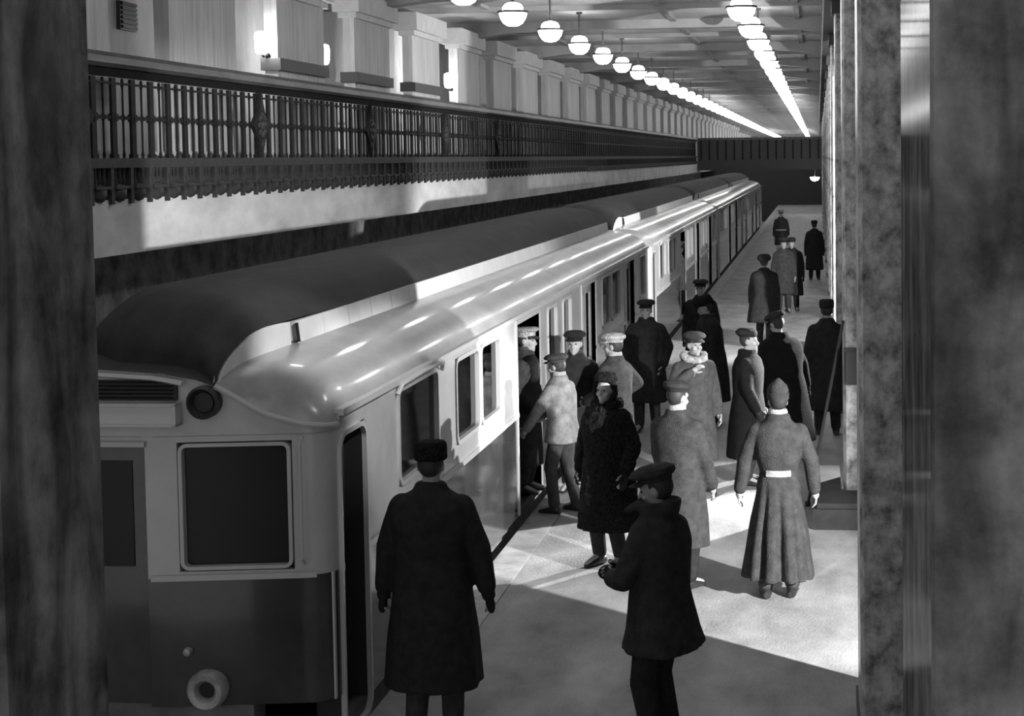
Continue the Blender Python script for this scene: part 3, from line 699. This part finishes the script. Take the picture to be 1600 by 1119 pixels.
    if gloves:
        for sh, el, wr, d, n, t in arms:
            F = MB().capsule(wr - d * .03, wr + d * .05, .045, .042).ell(wr + d * .11, (.028, .046, .06), Matrix((n, t, d)).transposed(), 12, 7).capsule(wr + d * .04 + t * .035, wr + d * .085 + t * .06, .018, .015)
            kk(F).build('glove', gloves, root, True)
    # ---- hat
    kind, hm_ = hat; hm_ = hm_ or K_black
    def ringh(rx, ry, z, oy=0, n_=24): return [Hd((rx * math.cos(a), ry * math.sin(a) + oy, z)) for a in np.linspace(0, 2 * PI, n_ + 1)[:-1]]
    Hh = MB(); dsp = None
    if kind == 'cap':           # soft flat cap with a visor
        Hh.loft([ringh(.083, .102, .05, -.01), ringh(.088, .107, .075, -.01), ringh(.118, .135, .085, .0), ringh(.126, .145, .10, .0), ringh(.118, .132, .125, -.01), ringh(.08, .09, .145, -.015), ringh(.02, .02, .15, -.015)])
        o = kk(Hh).build('cap', hm_, root, True)
        V = MB(); A = np.linspace(rad(25), rad(155), 11)
        V.loft([[Hd((.085 * math.cos(a), .10 * math.sin(a) - .008, .068)), Hd((.10 * math.cos(a), .102 * math.sin(a) + .058 * math.sin(a) ** 1.5, .048)), Hd((.10 * math.cos(a), .10 * math.sin(a) + .058 * math.sin(a) ** 1.5, .04)), Hd((.084 * math.cos(a), .098 * math.sin(a) - .008, .056))] for a in A])
        kk(V).build('visor', hm_, root, True)
    elif kind == 'peaked':      # uniform cap, flat wide top
        Hh.loft([ringh(.084, .103, .045, -.01), ringh(.088, .107, .095, -.008), ringh(.125, .14, .12, 0), ringh(.13, .146, .132, 0), ringh(.11, .125, .145, -.005), ringh(.03, .03, .15, -.005)])
        kk(Hh).build('cap', hm_, root, True)
        V = MB(); A = np.linspace(rad(28), rad(152), 11)
        V.loft([[Hd((.085 * math.cos(a), .10 * math.sin(a) - .008, .06)), Hd((.095 * math.cos(a), .10 * math.sin(a) + .05 * math.sin(a) ** 1.5, .03)), Hd((.095 * math.cos(a), .098 * math.sin(a) + .05 * math.sin(a) ** 1.5, .024)), Hd((.084 * math.cos(a), .098 * math.sin(a) - .008, .05))] for a in A])
        kk(V).build('visor', M_black, root, True)
    elif kind == 'ushanka':
        Hh.loft([ringh(.098, .118, .035, -.012), ringh(.112, .132, .05, -.01), ringh(.115, .135, .10, -.01), ringh(.108, .126, .145, -.012), ringh(.085, .1, .165, -.012), ringh(.02, .02, .17, -.012)])
        Hh.ell(Hd((0, .1, .09)), (.085, .035, .05), hr, 12, 6); Hh.ell(Hd((0, -.125, .06)), (.075, .03, .05), hr, 12, 6)
        for s in (-1, 1): Hh.ell(Hd((.105 * s, -.01, .09)), (.028, .09, .055), hr, 12, 6)
        o = kk(Hh).build('fur_hat', hm_, root); JOBS.append((o, max(.009, vox * .9) * k, 2, None, (.006, 45)))
    elif kind == 'kubanka':
        Hh.loft([ringh(.094, .114, .035, -.01), ringh(.1, .12, .05, -.01), ringh(.1, .12, .13, -.01), ringh(.09, .108, .15, -.01), ringh(.02, .02, .152, -.01)])
        o = kk(Hh).build('hat', hm_, root); JOBS.append((o, max(.009, vox * .9) * k, 2, None, (.005, 45)))
    elif kind == 'beret':
        Hh.loft([ringh(.082, .1, .05, -.014), ringh(.09, .11, .065, -.018), ringh(.112, .126, .09, -.03), ringh(.108, .12, .12, -.035), ringh(.07, .08, .145, -.035), ringh(.012, .012, .15, -.035)])
        kk(Hh).build('beret', hm_, root, True)
    elif kind == 'pointed':     # soft cloth helmet rising to a low point, with a turned-up rim
        Hh.loft([ringh(.086, .106, .02, -.014), ringh(.092, .112, .03, -.012), ringh(.094, .114, .075, -.012), ringh(.088, .107, .08, -.012), ringh(.09, .11, .1, -.014), ringh(.075, .09, .14, -.02), ringh(.045, .055, .17, -.025), ringh(.012, .014, .20, -.03)])
        kk(Hh).build('cloth_helmet', hm_, root, True)
    elif kind == 'hood':        # fur hat with the flaps tied round the face
        Hh.loft([ringh(.09, .11, .08, -.03), ringh(.112, .128, .095, -.02), ringh(.11, .126, .125, -.02), ringh(.085, .1, .155, -.02), ringh(.02, .02, .165, -.02)])
        pts = [(.104 * math.cos(a), .03 - .03 * abs(math.cos(a)), -.005 + .122 * math.sin(a)) for a in np.linspace(0, 2 * PI, 19)]
        for a_, b_ in zip(pts, pts[1:]): Hh.capsule(Hd(a_), Hd(b_), .03, .03, 8)
        Hh.ell(Hd((0, -.06, -.01)), (.1, .07, .12), hr, 14, 8)
        o = kk(Hh).build('fur_hood', hm_, root); JOBS.append((o, max(.009, vox * .9) * k, 2, None, (.008, 40)))
    elif kind == 'shawl':
        pts = [(.085 * math.cos(a), .03, -.005 + .11 * math.sin(a)) for a in np.linspace(0, 2 * PI, 19)]
        for a_, b_ in zip(pts, pts[1:]): Hh.capsule(Hd(a_), Hd(b_), .022, .022, 8)
        Hh.ell(Hd((0, -.03, .025)), (.09, .105, .115), hr, 16, 9); Hh.ell(Hd((0, -.06, -.1)), (.1, .07, .07), hr, 14, 8)
        o = kk(Hh).build('headscarf', hm_, root); JOBS.append((o, max(.009, vox * .9) * k, 3, None, (.004, 20)))
    return root

GP = 'people on the platform'
person((-2.42, 9.7, 0), 2, 'man in long black coat seen from behind beside the train cab, wearing a fur hat', 1.86, dict(mat=K_black, hem=.31, flare=.035, bulk=1.2), ('kubanka', K_fur), K_mid,
       Lh=(-.33, .06, .80), Rh=(.33, .05, .86), Lp=(-1, -.5, 0), Rp=(1, -.5, 0), gloves=K_black, vox=.010, nod=-4)
person((-.95, 9.3, 0), 62, 'man in flat cap and short dark coat with raised collar, nearest on the platform', 1.80, dict(mat=K_char, hem=.70, flare=.035, bulk=1.12, collar='raised', sway=.03), ('cap', K_char), K_black,
       Lh=(-.10, .27, 1.10), Rh=(.05, .28, 1.12), Lp=(-1, -.6, -.6), Rp=(1, -.6, -.6), gloves=K_black, vox=.010, nod=-12, yaw=18)
person((-1.86, 13.85, 0), 150, 'person in bulky black fur coat and fur hood standing mid platform', 1.72, dict(mat=K_fur, hem=.36, flare=.03, bulk=1.25, collar='fur', fmat=K_fur, fur=1), ('hood', K_fur), K_char,
       Lh=(-.30, .12, .92), Rh=(.33, .0, .85), Rp=(1, -.4, 0), gloves=K_black, vox=.010, yaw=8)
person((-.34, 12.95, 0), 3, 'soldier in long belted pleated greatcoat seen from behind, cloth helmet', 1.76, dict(mat=K_great, hem=.17, flare=.085, bulk=1.0, waist=.84, pleat=.16), ('pointed', K_grey), K_mid,
       Lh=(-.34, .10, .80), Rh=(.32, .08, .82), Lp=(-1, -.4, 0), Rp=(1, -.4, 0), belt=K_white, scarf=K_white, vox=.010, yaw=12)
person((-1.18, 13.15, 0), -28, 'man in grey overcoat and dark cap half hidden behind the flat capped man', 1.76, dict(mat=K_grey, hem=.38, flare=.02, bulk=1.15), ('beret', K_char), K_black,
       Lh=(-.25, .18, .9), Rh=(.25, .15, .88), scarf=K_white, vox=.012, yaw=-15, nod=-8)
person((-1.34, 17.05, 0), 208, 'man in grey coat with pale fur collar, hand raised to chest, facing us', 1.74, dict(mat=K_lgrey, hem=.36, flare=.03, bulk=1.12, collar='fur', fmat=K_furp), ('cap', K_mid), K_char,
       Lh=(-.28, .05, .84), Rh=(.12, .20, 1.36), Rp=(1, -.2, -1), vox=.012, yaw=6)
person((-.78, 17.4, 0), 262, 'dark coated person in a beret looking sideways near the pale fur collar', 1.74, dict(mat=K_jet, hem=.34, flare=.05, bulk=1.2, collar='low'), ('beret', K_black), K_char,
       Lh=(-.25, .1, .85), Rh=(.25, .15, .9), gloves=K_black, vox=.013)
person((-.42, 18.75, 0), 38, 'stooping heavy man in flat cap and black coat, edge lit, beside the pillar pole', 1.78, dict(mat=K_jet, hem=.25, flare=.06, bulk=1.38, collar='low'), ('cap', K_char), K_black,
       Lh=(-.32, .2, .86), Rh=(.42, .02, .72), Rp=(1, -.5, 0), lean=9, vox=.014, nod=-14, gloves=K_black)
person((.10, 20.6, 0), 4, 'tall dark man seen from behind standing at the pillar', 1.76, dict(mat=K_black, hem=.33, flare=.02, bulk=1.08), ('kubanka', K_black), K_black,
       Lh=(-.28, .03, .8), Rh=(.28, .03, .8), gloves=K_black, vox=.016)
person((-2.25, 20.75, 0), 178, 'man in long dark overcoat and flat cap, hands in pockets, facing us by the carriage', 1.76, dict(mat=K_black, hem=.42, flare=.03, bulk=1.2, collar='low'), ('cap', K_black), K_char,
       Lh=(-.24, .12, .92), Rh=(.24, .12, .92), Lp=(-1, -.7, 0), Rp=(1, -.7, 0), gloves=K_black, vox=.016)
person((-1.80, 24.4, 0), 172, 'man in dark cap behind the group, close to the train', 1.74, dict(mat=K_black, hem=.36, bulk=1.12), ('cap', K_black), K_char,
       gloves=K_black, vox=.018)
person((-1.42, 21.4, 0), 95, 'dark coated man leaning forward, head turned to his neighbour near the train', 1.74, dict(mat=K_black, hem=.34, flare=.03, bulk=1.25, collar='low'), ('ushanka', K_fur), K_char,
       lean=8, vox=.016, gloves=K_black, nod=-12)
person((-1.02, 30.0, 0), 350, 'man in short black coat walking away down the platform', 1.76, dict(mat=K_black, hem=.5, flare=.05, bulk=1.3), ('ushanka', K_furd), K_char,
       gloves=K_black, vox=.02, feet=((-.12, .1), (.12, -.1)))
person((-.80, 36.8, 0), 185, 'man in grey coat standing just beyond the walking man', 1.74, dict(mat=K_grey, hem=.45, bulk=1.05), ('cap', K_char), K_grey, vox=.024)
person((-.62, 37.2, 0), 178, 'dark coated person shoulder to shoulder with the distant grey coated man', 1.72, dict(mat=K_black, hem=.38, bulk=1.15), ('kubanka', K_black), K_black, vox=.024, gloves=K_black)
person((-1.30, 56.0, 0), 182, 'distant railway worker with pale face and white belt', 1.74, dict(mat=K_grey, hem=.5), ('peaked', K_white), K_pale, vox=.03, belt=K_white)
person((-.12, 46.5, 0), 0, 'lone dark figure far down the platform under the small lamp', 1.74, dict(mat=K_black, hem=.3, bulk=1.15), ('kubanka', K_black), K_black, vox=.03, gloves=K_black)
person((-3.06, 16.42, .1), 262, 'man in pale peaked cap and dark coat at the open train door', 1.76, dict(mat=K_char, hem=.30, flare=.0, bulk=1.0, collar='low'), ('peaked', K_furp), K_char,
       Lh=(-.24, .12, .9), Rh=(.22, .14, .92), vox=.012, scarf=K_mid, feet=((-.1, 0), (.1, 0)))
person((-2.60, 15.95, 0), 66, 'youth in short pale grey jacket, breeches and boots reaching to the train door', 1.64, dict(mat=K_jacket, hem=.80, flare=.03, bulk=1.05, breeches=1, highboots=1), ('cap', K_mid), K_grey,
       Lh=(-.22, .36, .92), Rh=(.02, .30, 1.08), Lp=(-1, -.2, -1), Rp=(1, -.6, -.6), vox=.011, scarf=K_white, feet=((-.12, .08), (.12, -.06)), lean=4)
person((-2.62, 17.0, 0), 176, 'dark coated man in a dark cap between the youth and the pale capped man', 1.76, dict(mat=K_black, hem=.36, bulk=1.1), ('cap', K_black), K_char,
       vox=.013, gloves=K_black, scarf=K_grey)
person((-2.16, 16.75, 0), 62, 'man in grey overcoat and pale cap, elbow out, turned to the train', 1.76, dict(mat=K_grey, hem=.36, flare=.02, bulk=1.1), ('cap', K_furp), K_char,
       Lh=(-.2, .25, 1.05), Rh=(.26, .14, 1.05), Rp=(1, -1, .2), vox=.012, scarf=K_white, yaw=15)
person((-3.02, 34.3, .06), 265, 'attendant in white jacket leaning from a far open carriage door', 1.74, dict(mat=K_white, hem=.7, bulk=1.0), ('peaked', K_white), K_char, vox=.022)

# bake the cloth and bodies into single continuous surfaces
for o, vx, it, extra, dsp in JOBS:
    r = o.modifiers.new('r', 'REMESH'); r.mode = 'VOXEL'; r.voxel_size = vx; r.use_smooth_shade = True
    s = o.modifiers.new('s', 'SMOOTH'); s.factor = .5; s.iterations = it
dg = bpy.context.evaluated_depsgraph_get()
for o, vx, it, extra, dsp in JOBS:
    me = bpy.data.meshes.new_from_object(o.evaluated_get(dg)); o.modifiers.clear()
    old = o.data; mt = old.materials[0]; me.name = o.name
    if dsp:
        amp, fr = dsp; n_ = len(me.vertices); co = np.empty(n_ * 3, 'f'); nr = np.empty(n_ * 3, 'f')
        me.vertices.foreach_get('co', co); me.vertices.foreach_get('normal', nr); co = co.reshape(-1, 3); nr = nr.reshape(-1, 3)
        zf = .45 if fr < 12 else 1
        d = np.array([noise.noise((x * fr, y * fr, z * fr * zf)) for x, y, z in co.tolist()], 'f')
        me.vertices.foreach_set('co', (co + nr * (d * amp)[:, None]).ravel())
    if extra:
        import bmesh
        em = extra.mesh('x', mt, True); bm = bmesh.new(); bm.from_mesh(me); bm.from_mesh(em); bm.to_mesh(me); bm.free(); bpy.data.meshes.remove(em)
    if not me.materials: me.materials.append(mt)
    me.polygons.foreach_set('use_smooth', [True] * len(me.polygons))
    o.data = me; bpy.data.meshes.remove(old)
